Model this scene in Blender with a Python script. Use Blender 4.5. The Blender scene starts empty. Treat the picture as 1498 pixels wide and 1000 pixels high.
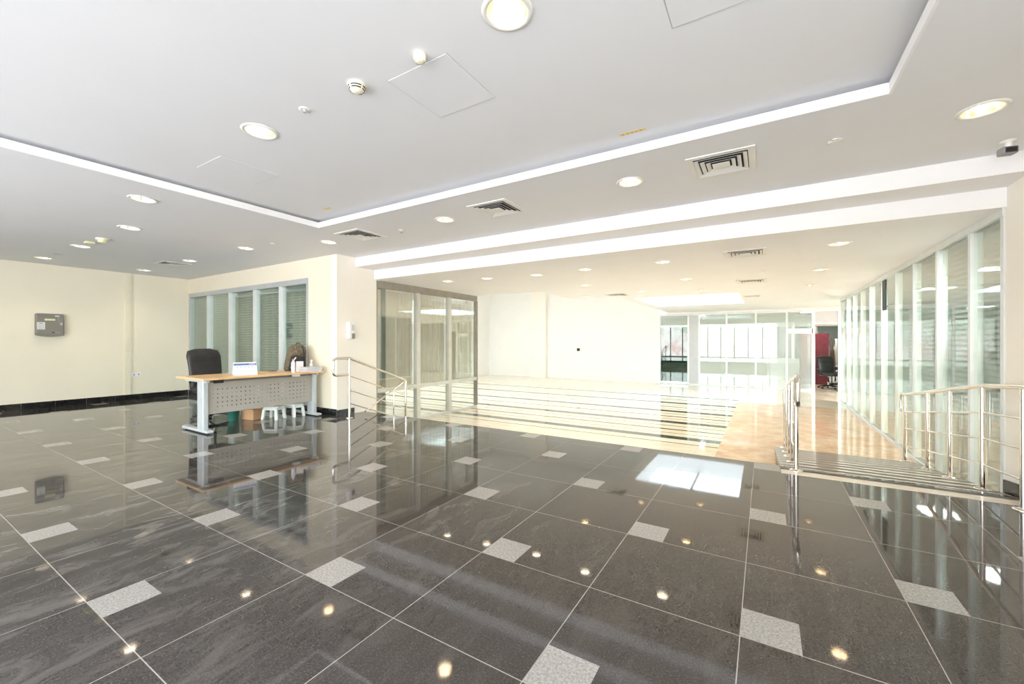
import bpy, bmesh, math, random
from mathutils import Vector, Matrix
random.seed(4)
C = bpy.context.scene.collection
F = 605.6; YAW = math.radians(31.35); CAM = 1.27
cy, sy = math.cos(YAW), math.sin(YAW)

# ------------------------------------------------------------ placing
def at(px, py, z):
    """point of the horizontal plane z seen at a pixel"""
    t = (z - CAM) / ((500 - py) / F); r = (px - 749) / F
    return t * (-sy + cy * r), t * (cy + sy * r)
def onX(px, X):
    r = (px - 749) / F; t = X / (-sy + cy * r); return t * (cy + sy * r)
def onY(px, Y):
    r = (px - 749) / F; t = Y / (cy + sy * r); return t * (-sy + cy * r)

# ------------------------------------------------------------ materials
M = {}
def sock(nt, v, inp):
    if v is None: return
    if hasattr(v, 'is_linked') or isinstance(v, bpy.types.NodeSocket): nt.links.new(v, inp)
    else: inp.default_value = v
def mk(name):
    m = bpy.data.materials.new(name); m.use_nodes = True; nt = m.node_tree
    M[name] = m
    return m, nt, nt.nodes['Principled BSDF']
def math_(nt, op, a, b=None, c=None):
    n = nt.nodes.new('ShaderNodeMath'); n.operation = op
    for i, v in enumerate((a, b, c)):
        if v is not None: sock(nt, v, n.inputs[i])
    return n.outputs[0]
def mixc(nt, f, a, b):
    n = nt.nodes.new('ShaderNodeMix'); n.data_type = 'RGBA'
    sock(nt, f, n.inputs[0]); sock(nt, a, n.inputs[6]); sock(nt, b, n.inputs[7])
    return n.outputs[2]
def coords(nt, scale=(1, 1, 1), rot=(0, 0, 0), kind='Object'):
    tc = nt.nodes.new('ShaderNodeTexCoord'); mp = nt.nodes.new('ShaderNodeMapping')
    mp.inputs['Scale'].default_value = scale; mp.inputs['Rotation'].default_value = rot
    nt.links.new(tc.outputs[kind], mp.inputs[0]); return mp.outputs[0]
def xyz(nt, v):
    n = nt.nodes.new('ShaderNodeSeparateXYZ'); nt.links.new(v, n.inputs[0]); return n.outputs
def noise(nt, vec, scale, detail=4, rough=.55, dist=0):
    n = nt.nodes.new('ShaderNodeTexNoise')
    nt.links.new(vec, n.inputs['Vector']); n.inputs['Scale'].default_value = scale
    n.inputs['Detail'].default_value = detail; n.inputs['Roughness'].default_value = rough
    n.inputs['Distortion'].default_value = dist
    return n.outputs['Fac']
def ramp(nt, f, stops):
    n = nt.nodes.new('ShaderNodeValToRGB'); e = n.color_ramp.elements
    while len(e) < len(stops): e.new(.5)
    for k, (p, c) in enumerate(stops): e[k].position = p; e[k].color = (*c, 1)
    nt.links.new(f, n.inputs[0]); return n.outputs[0]
def plain(name, col, rough=.5, metal=0, var=.04, scale=6, ior=1.5, bump=0, **kw):
    """plain procedural finish with a faint mottling"""
    m, nt, b = mk(name)
    v = coords(nt); f = noise(nt, v, scale, 3)
    lo = tuple(max(0, c * (1 - var)) for c in col); hi = tuple(min(1, c * (1 + var)) for c in col)
    nt.links.new(ramp(nt, f, [(.3, lo), (.7, hi)]), b.inputs['Base Color'])
    b.inputs['Roughness'].default_value = rough; b.inputs['Metallic'].default_value = metal
    b.inputs['IOR'].default_value = ior
    if bump:
        bn = nt.nodes.new('ShaderNodeBump'); bn.inputs['Strength'].default_value = bump
        bn.inputs['Distance'].default_value = .002
        nt.links.new(noise(nt, v, scale * 30, 2), bn.inputs['Height']); nt.links.new(bn.outputs[0], b.inputs['Normal'])
    return m
plain('ceiling_paint', (.80, .805, .82), .7, var=.012, scale=1.5)
plain('lower_ceiling_paint', (.86, .86, .88), .6, var=.012, scale=1.5)
plain('white_paint', (.88, .88, .88), .6, var=.01, scale=1.5)
plain('cream_paint', (.85, .80, .65), .6, var=.02, scale=1.2)
plain('pale_cream_paint', (.90, .865, .79), .6, var=.015, scale=1.2)
plain('offwhite_paint', (.86, .86, .83), .6, var=.015, scale=1.2)
plain('black_stone', (.012, .012, .013), .08, var=.5, scale=20)
plain('dark_grey_stone', (.06, .065, .07), .12, var=.3, scale=20)
plain('aluminium', (.52, .56, .57), .35, .3)
plain('light_aluminium', (.72, .76, .76), .35, .2)
plain('bronze_frame', (.34, .31, .27), .4, .2, var=.1)
plain('pale_frame', (.62, .62, .57), .4, .1, var=.06)
plain('steel', (.78, .74, .70), .13, 1, var=.02)
plain('chrome', (.8, .8, .82), .12, 1)
plain('reflector', (.95, .88, .78), .22, 1)
plain('white_metal', (.82, .81, .76), .4)
plain('vent_dark', (.03, .03, .03), .8)
plain('vent_metal', (.80, .79, .75), .45)
plain('cream_plastic', (.82, .78, .62), .4)
plain('white_plastic', (.85, .85, .86), .35)
plain('stool_plastic', (.80, .86, .83), .4)
plain('black_plastic', (.015, .015, .017), .35)
plain('leather', (.022, .021, .022), .42, var=.3, scale=10, bump=.3)
plain('grey_metal_panel', (.21, .205, .19), .45, .1)
plain('leg_metal', (.55, .60, .63), .4, .2)
plain('panel_grey', (.23, .22, .19), .5)
plain('label_white', (.72, .74, .74), .6)
plain('label_ink', (.10, .12, .14), .6)
plain('display_yellow', (.75, .74, .45), .4)
plain('cardboard', (.55, .33, .18), .8, var=.1)
plain('green_plastic', (.03, .16, .12), .4)
plain('paper', (.86, .86, .88), .7)
plain('blue_ink', (.10, .20, .50), .6)
plain('red_ink', (.6, .05, .05), .6)
plain('blue_cover', (.30, .38, .62), .5)
plain('grey_cover', (.42, .44, .50), .5)
plain('bag_brown', (.14, .11, .07), .75, var=.3, scale=18, bump=.5)
plain('bag_black', (.018, .019, .022), .6, var=.2, bump=.5)
plain('bag_grey', (.30, .30, .29), .6)
plain('tape', (.80, .60, .22), .6, var=.2, scale=40)
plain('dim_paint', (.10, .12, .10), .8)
plain('side_paint', (.34, .38, .35), .8)
plain('maroon', (.20, .02, .035), .5, var=.2)
plain('curtain_cloth', (.74, .68, .60), .9, var=.08, scale=5)
plain('pale_cloth', (.80, .84, .80), .9)
plain('brown_cloth', (.22, .12, .08), .9)
plain('solid_panel', (.56, .58, .60), .5)
plain('step_stone', (.62, .54, .42), .25, var=.15)
plain('grout_dark', (.05, .05, .05), .6)
plain('hole_dark', (.02, .03, .028), .5)
plain('clear_plastic', (.70, .74, .84), .15)

def wood():
    m, nt, b = mk('beech')
    v = coords(nt, (18, 1.4, 18)); f = noise(nt, v, 3, 5, .6, .4)
    nt.links.new(ramp(nt, f, [(.3, (.70, .42, .20)), (.7, (.86, .60, .34))]), b.inputs['Base Color'])
    b.inputs['Roughness'].default_value = .32
wood()
def glass(name, tint, strength, haze_fac=0.0, haze=(1, 1, 1)):
    """clear architectural glass: pass-through plus mirror reflection by angle, and a painted haze where set"""
    m = bpy.data.materials.new(name); m.use_nodes = True; M[name] = m
    nt = m.node_tree; nt.nodes.clear()
    out = nt.nodes.new('ShaderNodeOutputMaterial')
    tr = nt.nodes.new('ShaderNodeBsdfTransparent'); tr.inputs[0].default_value = (*tint, 1)
    gl = nt.nodes.new('ShaderNodeBsdfGlossy'); gl.inputs['Roughness'].default_value = .004
    gl.inputs['Color'].default_value = (.97, 1, .99, 1)
    fr = nt.nodes.new('ShaderNodeFresnel'); fr.inputs[0].default_value = 1.52
    v = coords(nt); wob = noise(nt, v, .8, 1)
    s = math_(nt, 'MULTIPLY', fr.outputs[0], strength)
    s = math_(nt, 'ADD', s, math_(nt, 'MULTIPLY', wob, .01))
    s = math_(nt, 'MINIMUM', s, .95)
    mx = nt.nodes.new('ShaderNodeMixShader'); nt.links.new(s, mx.inputs[0])
    base = tr.outputs[0]
    if haze_fac:
        df = nt.nodes.new('ShaderNodeBsdfDiffuse'); df.inputs[0].default_value = (*haze, 1)  # pale diffuse veil, brightness put into the pane colour
        m2 = nt.nodes.new('ShaderNodeMixShader'); m2.inputs[0].default_value = haze_fac
        nt.links.new(tr.outputs[0], m2.inputs[1]); nt.links.new(df.outputs[0], m2.inputs[2]); base = m2.outputs[0]
    nt.links.new(base, mx.inputs[1]); nt.links.new(gl.outputs[0], mx.inputs[2])
    nt.links.new(mx.outputs[0], out.inputs[0])
glass('glass_clear', (.94, .98, .965), .9, .02, (.85, .95, .92))
glass('glass_side', (.94, .97, .95), .95, .07, (.95, .98, .95))
glass('glass_bay', (.95, .96, .94), .45, .03, (.9, .9, .88))
glass('glass_dimmed', (.10, .105, .105), 1.0)  # dark tint added to dim the daylight through the far windows
glass('glass_skylight', (.95, .99, 1.0), .3)
glass('glass_dimmed_side', (.25, .26, .26), 1.0)  # weaker dimming tint added for the side office windows
glass('glass_far', (.88, .95, .93), 1.9, .22, (.85, .93, .91))
glass('glass_teal', (.10, .26, .25), 2.2)
def emit(name, col, s):
    m = bpy.data.materials.new(name); m.use_nodes = True; M[name] = m
    nt = m.node_tree; nt.nodes.clear(); o = nt.nodes.new('ShaderNodeOutputMaterial')
    e = nt.nodes.new('ShaderNodeEmission'); e.inputs[0].default_value = (*col, 1); e.inputs[1].default_value = s
    nt.links.new(e.outputs[0], o.inputs[0])
emit('lamp_warm', (1, .74, .46), 9)
emit('fill_glow', (1, .97, .92), 22)  # glow of the added fill panels
emit('lamp_white', (1, .90, .76), 7)

def dark_floor():
    m, nt, b = mk('dark_granite_tiles')
    v = coords(nt); s = xyz(nt, v)
    u = math_(nt, 'DIVIDE', math_(nt, 'ADD', s[0], .09 + .684 * 40), .684)
    w = math_(nt, 'DIVIDE', math_(nt, 'ADD', s[1], -.645 + .698 * 40), .698)
    fu, fw = math_(nt, 'FRACT', u), math_(nt, 'FRACT', w)
    iu, iw = math_(nt, 'FLOOR', u), math_(nt, 'FLOOR', w)
    par = math_(nt, 'MODULO', math_(nt, 'ADD', iu, iw), 2.0)
    even = math_(nt, 'LESS_THAN', par, .5)
    ins = math_(nt, 'MULTIPLY', math_(nt, 'LESS_THAN', fu, .327), math_(nt, 'LESS_THAN', fw, .318))
    ins = math_(nt, 'MULTIPLY', ins, even)
    eu = math_(nt, 'MINIMUM', fu, math_(nt, 'SUBTRACT', 1.0, fu)); ew = math_(nt, 'MINIMUM', fw, math_(nt, 'SUBTRACT', 1.0, fw))
    line = math_(nt, 'LESS_THAN', math_(nt, 'MINIMUM', eu, ew), .0030)
    # per-tile shade and direction
    wn = nt.nodes.new('ShaderNodeTexWhiteNoise'); wn.noise_dimensions = '2D'
    cb = nt.nodes.new('ShaderNodeCombineXYZ'); nt.links.new(iu, cb.inputs[0]); nt.links.new(iw, cb.inputs[1])
    nt.links.new(cb.outputs[0], wn.inputs['Vector'])
    v2 = coords(nt, (2.6, 1.0, 1), (0, 0, math.radians(12)))
    st = noise(nt, v2, 2.3, 10, .70, .9)
    v2b = coords(nt, (8, 1, 1), (0, 0, math.radians(8)))
    st2 = noise(nt, v2b, 6, 6, .7, .8)
    # streaks die out to the right where the slabs are plain speckled
    side = math_(nt, 'MULTIPLY_ADD', s[0], -.4, -.35)
    cl = nt.nodes.new('ShaderNodeClamp'); nt.links.new(side, cl.inputs[0]); cl.inputs[1].default_value = .18
    gr = noise(nt, v, 110, 4, .85)
    base = ramp(nt, st, [(.36, (.020, .018, .016)), (.50, (.046, .041, .037)), (.62, (.15, .140, .130))])
    base = mixc(nt, cl.outputs[0], (.036, .031, .028, 1), base)
    base = mixc(nt, math_(nt, 'MULTIPLY', math_(nt, 'GREATER_THAN', st2, .56), math_(nt, 'MULTIPLY', cl.outputs[0], .35)), base, (.12, .115, .11, 1))
    base = mixc(nt, math_(nt, 'MULTIPLY', ramp(nt, gr, [(.50, (0, 0, 0)), (.62, (1, 1, 1))]), .5), base, (.15, .14, .13, 1))
    base = mixc(nt, math_(nt, 'MULTIPLY', wn.outputs['Value'], .25), base, (.055, .045, .038, 1))
    light = ramp(nt, noise(nt, v, 90, 4, .8), [(.38, (.22, .21, .20)), (.62, (.42, .40, .38))])
    col = mixc(nt, line, base, (.36, .34, .31, 1))
    col = mixc(nt, ins, col, light)
    nt.links.new(col, b.inputs['Base Color'])
    rr = mixc(nt, ins, math_(nt, 'MULTIPLY_ADD', st, .07, .005), (.18,) * 3 + (1,))
    nt.links.new(rr, b.inputs['Roughness'])
    b.inputs['IOR'].default_value = 1.62
dark_floor()
def lower_floor():
    m, nt, b = mk('striped_marble')
    v = coords(nt); s = xyz(nt, v); x, y = s[0], s[1]
    nz = noise(nt, coords(nt, (1, 3, 1)), 2.2, 5, .6, .6)
    cream = ramp(nt, nz, [(.3, (.72, .62, .46)), (.7, (.86, .79, .65))])
    orange = ramp(nt, noise(nt, v, 3.5, 6, .65, .5), [(.3, (.64, .40, .25)), (.55, (.76, .56, .38)), (.75, (.84, .70, .54))])
    green = ramp(nt, nz, [(.3, (.035, .045, .035)), (.7, (.10, .11, .085))])
    ph = math_(nt, 'FRACT', math_(nt, 'DIVIDE', math_(nt, 'SUBTRACT', y, 7.55), 1.45))
    thick = math_(nt, 'LESS_THAN', ph, .16)
    d2 = math_(nt, 'ABSOLUTE', math_(nt, 'SUBTRACT', ph, .56)); thin = math_(nt, 'LESS_THAN', d2, .028)
    d3 = math_(nt, 'ABSOLUTE', math_(nt, 'SUBTRACT', ph, .80)); thin2 = math_(nt, 'LESS_THAN', d3, .014)
    d4 = math_(nt, 'ABSOLUTE', math_(nt, 'SUBTRACT', ph, .33)); thin3 = math_(nt, 'LESS_THAN', d4, .010)
    st = math_(nt, 'MAXIMUM', math_(nt, 'MAXIMUM', thick, thin), math_(nt, 'MAXIMUM', thin2, thin3))
    rng = math_(nt, 'MULTIPLY', math_(nt, 'LESS_THAN', x, -.62), math_(nt, 'MULTIPLY', math_(nt, 'GREATER_THAN', y, 7.2), math_(nt, 'LESS_THAN', y, 14.3)))
    st = math_(nt, 'MULTIPLY', st, rng)
    zone = math_(nt, 'MULTIPLY', math_(nt, 'GREATER_THAN', x, -.62), math_(nt, 'LESS_THAN', y, 13.2))  # cream beyond the orange stands in for glare on the floor
    col = mixc(nt, zone, cream, orange)
    col = mixc(nt, st, col, green)
    # joints
    fx = math_(nt, 'FRACT', math_(nt, 'DIVIDE', x, .9)); jl = math_(nt, 'LESS_THAN', fx, .006)
    col = mixc(nt, math_(nt, 'MULTIPLY', jl, .5), col, (.45, .38, .28, 1))
    nt.links.new(col, b.inputs['Base Color'])
    b.inputs['Roughness'].default_value = .05; b.inputs['IOR'].default_value = 1.6
lower_floor()
def ramp_mat():
    m, nt, b = mk('grooved_ramp_stone')
    v = coords(nt); s = xyz(nt, v)
    ph = math_(nt, 'FRACT', math_(nt, 'DIVIDE', s[1], .29)); d = math_(nt, 'LESS_THAN', ph, .5)
    a = ramp(nt, noise(nt, v, 8, 5), [(.3, (.62, .54, .45)), (.7, (.78, .70, .60))])
    col = mixc(nt, d, a, (.06, .05, .04, 1))
    nt.links.new(col, b.inputs['Base Color'])
    nt.links.new(mixc(nt, d, (.16,) * 3 + (1,), (.5,) * 3 + (1,)), b.inputs['Roughness'])
    b.inputs['IOR'].default_value = 1.6
ramp_mat()
def perforated():
    m = bpy.data.materials.new('perforated_metal'); m.use_nodes = True; M['perforated_metal'] = m
    nt = m.node_tree; b = nt.nodes['Principled BSDF']; out = nt.nodes['Material Output']
    v = coords(nt); s = xyz(nt, v)
    b.inputs['Base Color'].default_value = (.40, .385, .34, 1); b.inputs['Roughness'].default_value = .5
    nt.links.new(ramp(nt, noise(nt, v, 5), [(.3, (.40, .385, .34)), (.7, (.44, .42, .375))]), b.inputs['Base Color'])
    py, pz = .062, .062
    a = math_(nt, 'SUBTRACT', math_(nt, 'FRACT', math_(nt, 'DIVIDE', s[1], py)), .5)
    c = math_(nt, 'SUBTRACT', math_(nt, 'FRACT', math_(nt, 'DIVIDE', s[2], pz)), .5)
    r2 = math_(nt, 'ADD', math_(nt, 'MULTIPLY', a, a), math_(nt, 'MULTIPLY', c, c))
    hole = math_(nt, 'LESS_THAN', r2, .022)
    inr = math_(nt, 'MULTIPLY', math_(nt, 'LESS_THAN', math_(nt, 'ABSOLUTE', s[1]), py * 11.5), math_(nt, 'LESS_THAN', math_(nt, 'ABSOLUTE', math_(nt, 'ADD', s[2], pz * .5)), pz * 2.51))
    gap = math_(nt, 'GREATER_THAN', math_(nt, 'ABSOLUTE', math_(nt, 'SUBTRACT', s[1], -.0)), py * .5)
    hole = math_(nt, 'MULTIPLY', math_(nt, 'MULTIPLY', hole, inr), gap)
    tr = nt.nodes.new('ShaderNodeBsdfTransparent'); mx = nt.nodes.new('ShaderNodeMixShader')
    nt.links.new(hole, mx.inputs[0]); nt.links.new(b.outputs[0], mx.inputs[1]); nt.links.new(tr.outputs[0], mx.inputs[2])
    nt.links.new(mx.outputs[0], out.inputs[0])
perforated()
def slats(name, col):
    m, nt, b = mk(name)
    nt.links.new(ramp(nt, noise(nt, coords(nt), 3), [(.3, tuple(c * .93 for c in col)), (.7, col)]), b.inputs['Base Color'])
    b.inputs['Roughness'].default_value = .45
slats('blind_grey_green', (.50, .54, .44)); slats('blind_pale', (.90, .92, .90))

# ------------------------------------------------------------ mesh tools
class MB:
    def __init__(s): s.v = []; s.f = []; s.sm = []
    def add(s, vs, fs, smooth=False):
        b = len(s.v); s.v += [tuple(p) for p in vs]; s.f += [tuple(b + i for i in f) for f in fs]; s.sm += [smooth] * len(fs); return s
    def box(s, x0, x1, y0, y1, z0, z1):
        if x0 > x1: x0, x1 = x1, x0
        if y0 > y1: y0, y1 = y1, y0
        if z0 > z1: z0, z1 = z1, z0
        vs = [(x0,y0,z0),(x1,y0,z0),(x1,y1,z0),(x0,y1,z0),(x0,y0,z1),(x1,y0,z1),(x1,y1,z1),(x0,y1,z1)]
        return s.add(vs, [(0,3,2,1),(4,5,6,7),(0,1,5,4),(1,2,6,5),(2,3,7,6),(3,0,4,7)])
    def tube(s, pts, r, n=10, caps=True):
        pts = [Vector(p) for p in pts]; rings = []
        up = None
        for i, p in enumerate(pts):
            d = (pts[min(i+1, len(pts)-1)] - pts[max(i-1, 0)]).normalized()
            if up is None:
                up = Vector((0,0,1)) if abs(d.z) < .9 else Vector((1,0,0))
            a = d.cross(up)
            if a.length < 1e-4: a = d.cross(Vector((0,1,0)))
            a.normalize(); b = a.cross(d).normalized(); up = b
            rad = r[i] if isinstance(r, (list, tuple)) else r
            k = 1
            if 0 < i < len(pts)-1:
                d1 = (p - pts[i-1]).normalized(); d2 = (pts[i+1]-p).normalized()
                k = 1 / max(.5, math.cos(d1.angle(d2) / 2))
            rings.append([p + (a*math.cos(2*math.pi*j/n) + b*math.sin(2*math.pi*j/n)) * rad * (k if False else 1) for j in range(n)])
        vs = [q for rg in rings for q in rg]; fs = []
        for i in range(len(rings)-1):
            for j in range(n):
                fs.append((i*n+j, i*n+(j+1)%n, (i+1)*n+(j+1)%n, (i+1)*n+j))
        s.add(vs, fs, True)
        if caps:
            s.add(rings[0], [tuple(range(n))]); s.add(rings[-1], [tuple(reversed(range(n)))])
        return s
    def lathe(s, prof, n=28, c=(0,0,0), cap0=False, cap1=False, smooth=True):
        vs = []; fs = []
        for r, z in prof:
            for j in range(n):
                a = 2*math.pi*j/n; vs.append((c[0]+r*math.cos(a), c[1]+r*math.sin(a), c[2]+z))
        for i in range(len(prof)-1):
            for j in range(n): fs.append((i*n+j, i*n+(j+1)%n, (i+1)*n+(j+1)%n, (i+1)*n+j))
        s.add(vs, fs, smooth)
        if cap0: s.add(vs[:n], [tuple(reversed(range(n)))])
        if cap1: s.add(vs[-n:], [tuple(range(n))])
        return s
    def loft(s, rings, caps=True, smooth=True):
        n = len(rings[0]); vs = [q for r in rings for q in r]; fs = []
        for i in range(len(rings)-1):
            for j in range(n): fs.append((i*n+j, i*n+(j+1)%n, (i+1)*n+(j+1)%n, (i+1)*n+j))
        if caps: fs += [tuple(reversed(range(n))), tuple(range((len(rings)-1)*n, len(rings)*n))]
        s.add(vs, fs, smooth); return s
    def build(s, name, mat, parent=None, bevel=0, sub=0, loc=None, rz=0):
        me = bpy.data.meshes.new(name); me.from_pydata(s.v, [], s.f)
        me.polygons.foreach_set('use_smooth', s.sm)
        bm = bmesh.new(); bm.from_mesh(me); bmesh.ops.recalc_face_normals(bm, faces=bm.faces); bm.to_mesh(me); bm.free()
        me.materials.append(M[mat]); me.update()
        o = bpy.data.objects.new(name, me); C.objects.link(o); o.parent = parent
        if loc: o.location = loc
        if rz: o.rotation_euler = (0, 0, rz)
        if bevel:
            md = o.modifiers.new('bevel', 'BEVEL'); md.width = bevel; md.segments = 2; md.limit_method = 'ANGLE'
        if sub:
            md = o.modifiers.new('sub', 'SUBSURF'); md.levels = sub; md.render_levels = sub
        return o
def B(*a): return MB().box(*a)
def superring(cx, cyy, z, a, b, p=4, n=20, tilt=None):
    out = []
    for j in range(n):
        t = 2*math.pi*j/n; c, s = math.cos(t), math.sin(t)
        out.append((cx + a*math.copysign(abs(c)**(2/p), c), cyy + b*math.copysign(abs(s)**(2/p), s), z))
    return out
def slab(xs, ys, inc, z0, z1, mapf=lambda p: p):
    """plate made of cells with openings, closed at every edge"""
    mb = MB(); idx = {}
    def vid(i, j, k):
        if (i, j, k) not in idx:
            idx[(i, j, k)] = len(mb.v); mb.v.append(mapf((xs[i], ys[j], (z0, z1)[k])))
        return idx[(i, j, k)]
    nx, ny = len(xs)-1, len(ys)-1
    on = lambda i, j: 0 <= i < nx and 0 <= j < ny and inc(i, j)
    for i in range(nx):
        for j in range(ny):
            if not on(i, j): continue
            fs = [(vid(i,j,0), vid(i,j+1,0), vid(i+1,j+1,0), vid(i+1,j,0)), (vid(i,j,1), vid(i+1,j,1), vid(i+1,j+1,1), vid(i,j+1,1))]
            if not on(i-1, j): fs.append((vid(i,j,0), vid(i,j,1), vid(i,j+1,1), vid(i,j+1,0)))
            if not on(i+1, j): fs.append((vid(i+1,j,0), vid(i+1,j+1,0), vid(i+1,j+1,1), vid(i+1,j,1)))
            if not on(i, j-1): fs.append((vid(i,j,0), vid(i+1,j,0), vid(i+1,j,1), vid(i,j,1)))
            if not on(i, j+1): fs.append((vid(i,j+1,0), vid(i,j+1,1), vid(i+1,j+1,1), vid(i+1,j+1,0)))
            mb.f += fs; mb.sm += [False]*len(fs)
    return mb
def cells(xr, yr, holes, z0, z1, mapf=lambda p: p):
    xs = sorted({xr[0], xr[1], *[h[0] for h in holes], *[h[1] for h in holes]}); xs = [x for x in xs if xr[0] <= x <= xr[1]]
    ys = sorted({yr[0], yr[1], *[h[2] for h in holes], *[h[3] for h in holes]}); ys = [y for y in ys if yr[0] <= y <= yr[1]]
    def inc(i, j):
        cx, cyy = (xs[i]+xs[i+1])/2, (ys[j]+ys[j+1])/2
        return not any(h[0] < cx < h[1] and h[2] < cyy < h[3] for h in holes)
    return slab(xs, ys, inc, z0, z1, mapf)
def st(o, kind='structure'): o['kind'] = kind; return o
def tag(o, label, cat, group=None):
    o['label'] = label; o['category'] = cat
    if group: o['group'] = group
    return o
def thing(name, label, cat, loc=(0,0,0), rz=0, group=None):
    o = bpy.data.objects.new(name, None); C.objects.link(o); o.empty_display_size = .1
    o.location = loc; o.rotation_euler = (0, 0, rz); return tag(o, label, cat, group)
def sthing(name, loc=(0,0,0)):
    o = bpy.data.objects.new(name, None); C.objects.link(o); o.location = loc; return st(o)
def dup(root, loc, rz=0, label=None):
    def cp(o, par):
        c = o.copy(); C.objects.link(c); c.parent = par
        for ch in [q for q in bpy.data.objects if q.parent == o and q != c]: cp(ch, c)
        return c
    r = cp(root, None); r.location = loc; r.rotation_euler = (0, 0, rz)
    if label: r['label'] = label
    return r

# ------------------------------------------------------------ the shell
XL, XR, YW, YE, LOW = -11.93, 1.80, 4.50, 5.07, -.40
ZC, ZT, ZL = 2.78, 2.88, 2.445
st(cells((XL-.2, XR+.15), (-3.2, YE), [], -.12, 0).build('floor', 'dark_granite_tiles'))
st(cells((XL-.2, 6.0), (YE, 22.2), [], LOW-.12, LOW).build('floor', 'striped_marble'))
st(B(XL-.2, XR+.15, YE-.02, YE, LOW-.1, -.001).build('trim_platform_edge', 'step_stone'))
# steps down from the platform, hidden below its edge
mb = MB()
mb.box(-6.24, .12, YE, YE+.30, LOW, -.135).box(-6.24, .12, YE+.30, YE+.60, LOW, -.27)
st(mb.build('floor_steps', 'step_stone'))
# ramp
def rz_(y): return -.1422 * max(0, min(y - 5.0, 2.815))
mb = MB(); y0, y1 = 5.0, 7.815; mb.box(.14, 1.784, 4.79, 5.0, -.05, .0015)
mb.add([(.14, y0, 0.0015), (1.76, y0, 0.0015), (1.76, y1, LOW+.002), (.14, y1, LOW+.002), (.14, y0, -.1), (1.76, y0, -.1), (1.76, y1, LOW-.05), (.14, y1, LOW-.05)],
       [(0,1,2,3), (4,7,6,5), (0,4,5,1), (1,5,6,2), (2,6,7,3), (3,7,4,0)])
st(mb.build('floor_ramp', 'grooved_ramp_stone'))
st(B(.08, .14, YE, 7.815, LOW, -.001).build('trim_ramp_kerb', 'step_stone')) if False else None

mapYZ = lambda p: (p[2], p[0], p[1])          # plate in the YZ plane, thickness along X
mapXZ = lambda p: (p[0], p[2], p[1])          # plate in the XZ plane, thickness along Y
st(cells((-3.2, 5.70), (LOW, 3.0), [], XL-.15, XL, mapYZ).build('wall_left', 'cream_paint'))
WX0, WX1 = onX(0, 1) * 0 + XL + .03, onY(451, YW)
wz = CAM + 1.165
st(cells((XL, -6.41), (0, 3.0), [(WX0, WX1, .12, wz)], YW, YW+.15, mapXZ).build('wall_back', 'cream_paint'))
# pillar beside the stair
st(B(-6.41, -6.26, YW, 5.35, LOW, 3.0).build('wall_pillar', 'pale_cream_paint'))
st(cells((-3.2, 5.33), (LOW, 3.0), [(-2.9 + 1.1*k, -1.9 + 1.1*k, .06, 2.7) for k in range(3)], XR, XR+.15, mapYZ).build('wall_right', 'pale_cream_paint'))  # unseen window openings added to brighten the front ceiling
# room behind the blinds
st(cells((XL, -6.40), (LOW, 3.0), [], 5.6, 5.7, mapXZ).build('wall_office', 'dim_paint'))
# rear wall behind the camera, a long row of windows
xs = [XL + .1 + k * .98 for k in range(15)]
rear = [(x, x + .91, .06, 2.72) for x in xs[:14] if x + .91 < XR and x > -9.2]
st(cells((XL-.15, XR+.15), (0, 3.0), rear, -3.2, -3.05, mapXZ).build('wall_rear', 'pale_cream_paint'))
# lower room outer walls
st(cells((5.7, 22.2), (LOW, 4.3), [], XL-.15, XL, mapYZ).build('wall_atrium', 'offwhite_paint'))
XF0 = onY(965, 17.4)
st(cells((XL, XF0), (LOW, 4.3), [], 17.4, 17.55, mapXZ).build('wall_far', 'offwhite_paint'))
st(B(onY(776, 17.2), onY(798, 17.2), 17.2, 17.4, LOW, 4.3).build('wall_pilaster', 'pale_cream_paint'))
# shaft walls of the double-height void
mb = MB()
mb.box(XL, -4.5, 8.5, 8.6, ZL+.05, 4.3).box(-4.5, -4.4, 8.5, 10.6, ZL+.05, 4.3).box(-4.5, -3.3, 10.5, 10.6, ZL+.05, 4.3).box(-3.3, -3.2, 10.5, 17.4, ZL+.05, 4.3)
st(mb.build('wall_void', 'white_paint'))
st(cells((XL-.15, -3.2), (8.5, 17.55), [(-11.3, -6.8, 8.8, 11.9)], 4.3, 4.4).build('ceiling_void', 'white_paint'))  # unseen roof added to cut the daylight, opening sized for brightness
# rooms to the right and beyond
sidew = [(y, y+.95, .5, 2.2) for y in [5.6 + 1.15*k for k in range(14)]]  # windows added to bring daylight into the side office
st(cells((5.2, 22.2), (LOW, 3.0), sidew, 5.4, 5.5, mapYZ).build('wall_side_office', 'side_paint'))
bw = [(x, x+.70, .55, 1.95) for x in [-4.6 + .82*k for k in range(12)]]
st(cells((-5.0, 5.6), (LOW, 3.0), bw, 22.1, 22.2, mapXZ).build('wall_beyond', 'offwhite_paint'))
st(cells((17.55, 22.2), (LOW, 3.0), [], -5.1, -5.0, mapYZ).build('wall_beyond_left', 'offwhite_paint'))
st(cells((XR+.15, 5.5), (LOW, 3.0), [], 5.2, 5.33, mapXZ).build('wall_side_office_front', 'offwhite_paint'))

for k, h in enumerate(sidew): st(B(5.44, 5.45, h[0], h[1], h[2], h[3]).build('window_%d' % (5+k), 'glass_dimmed_side'))
for k, h in enumerate(bw): st(B(h[0], h[1], 22.14, 22.15, h[2], h[3]).build('window_%d' % (30+k), 'glass_dimmed'))
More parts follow.
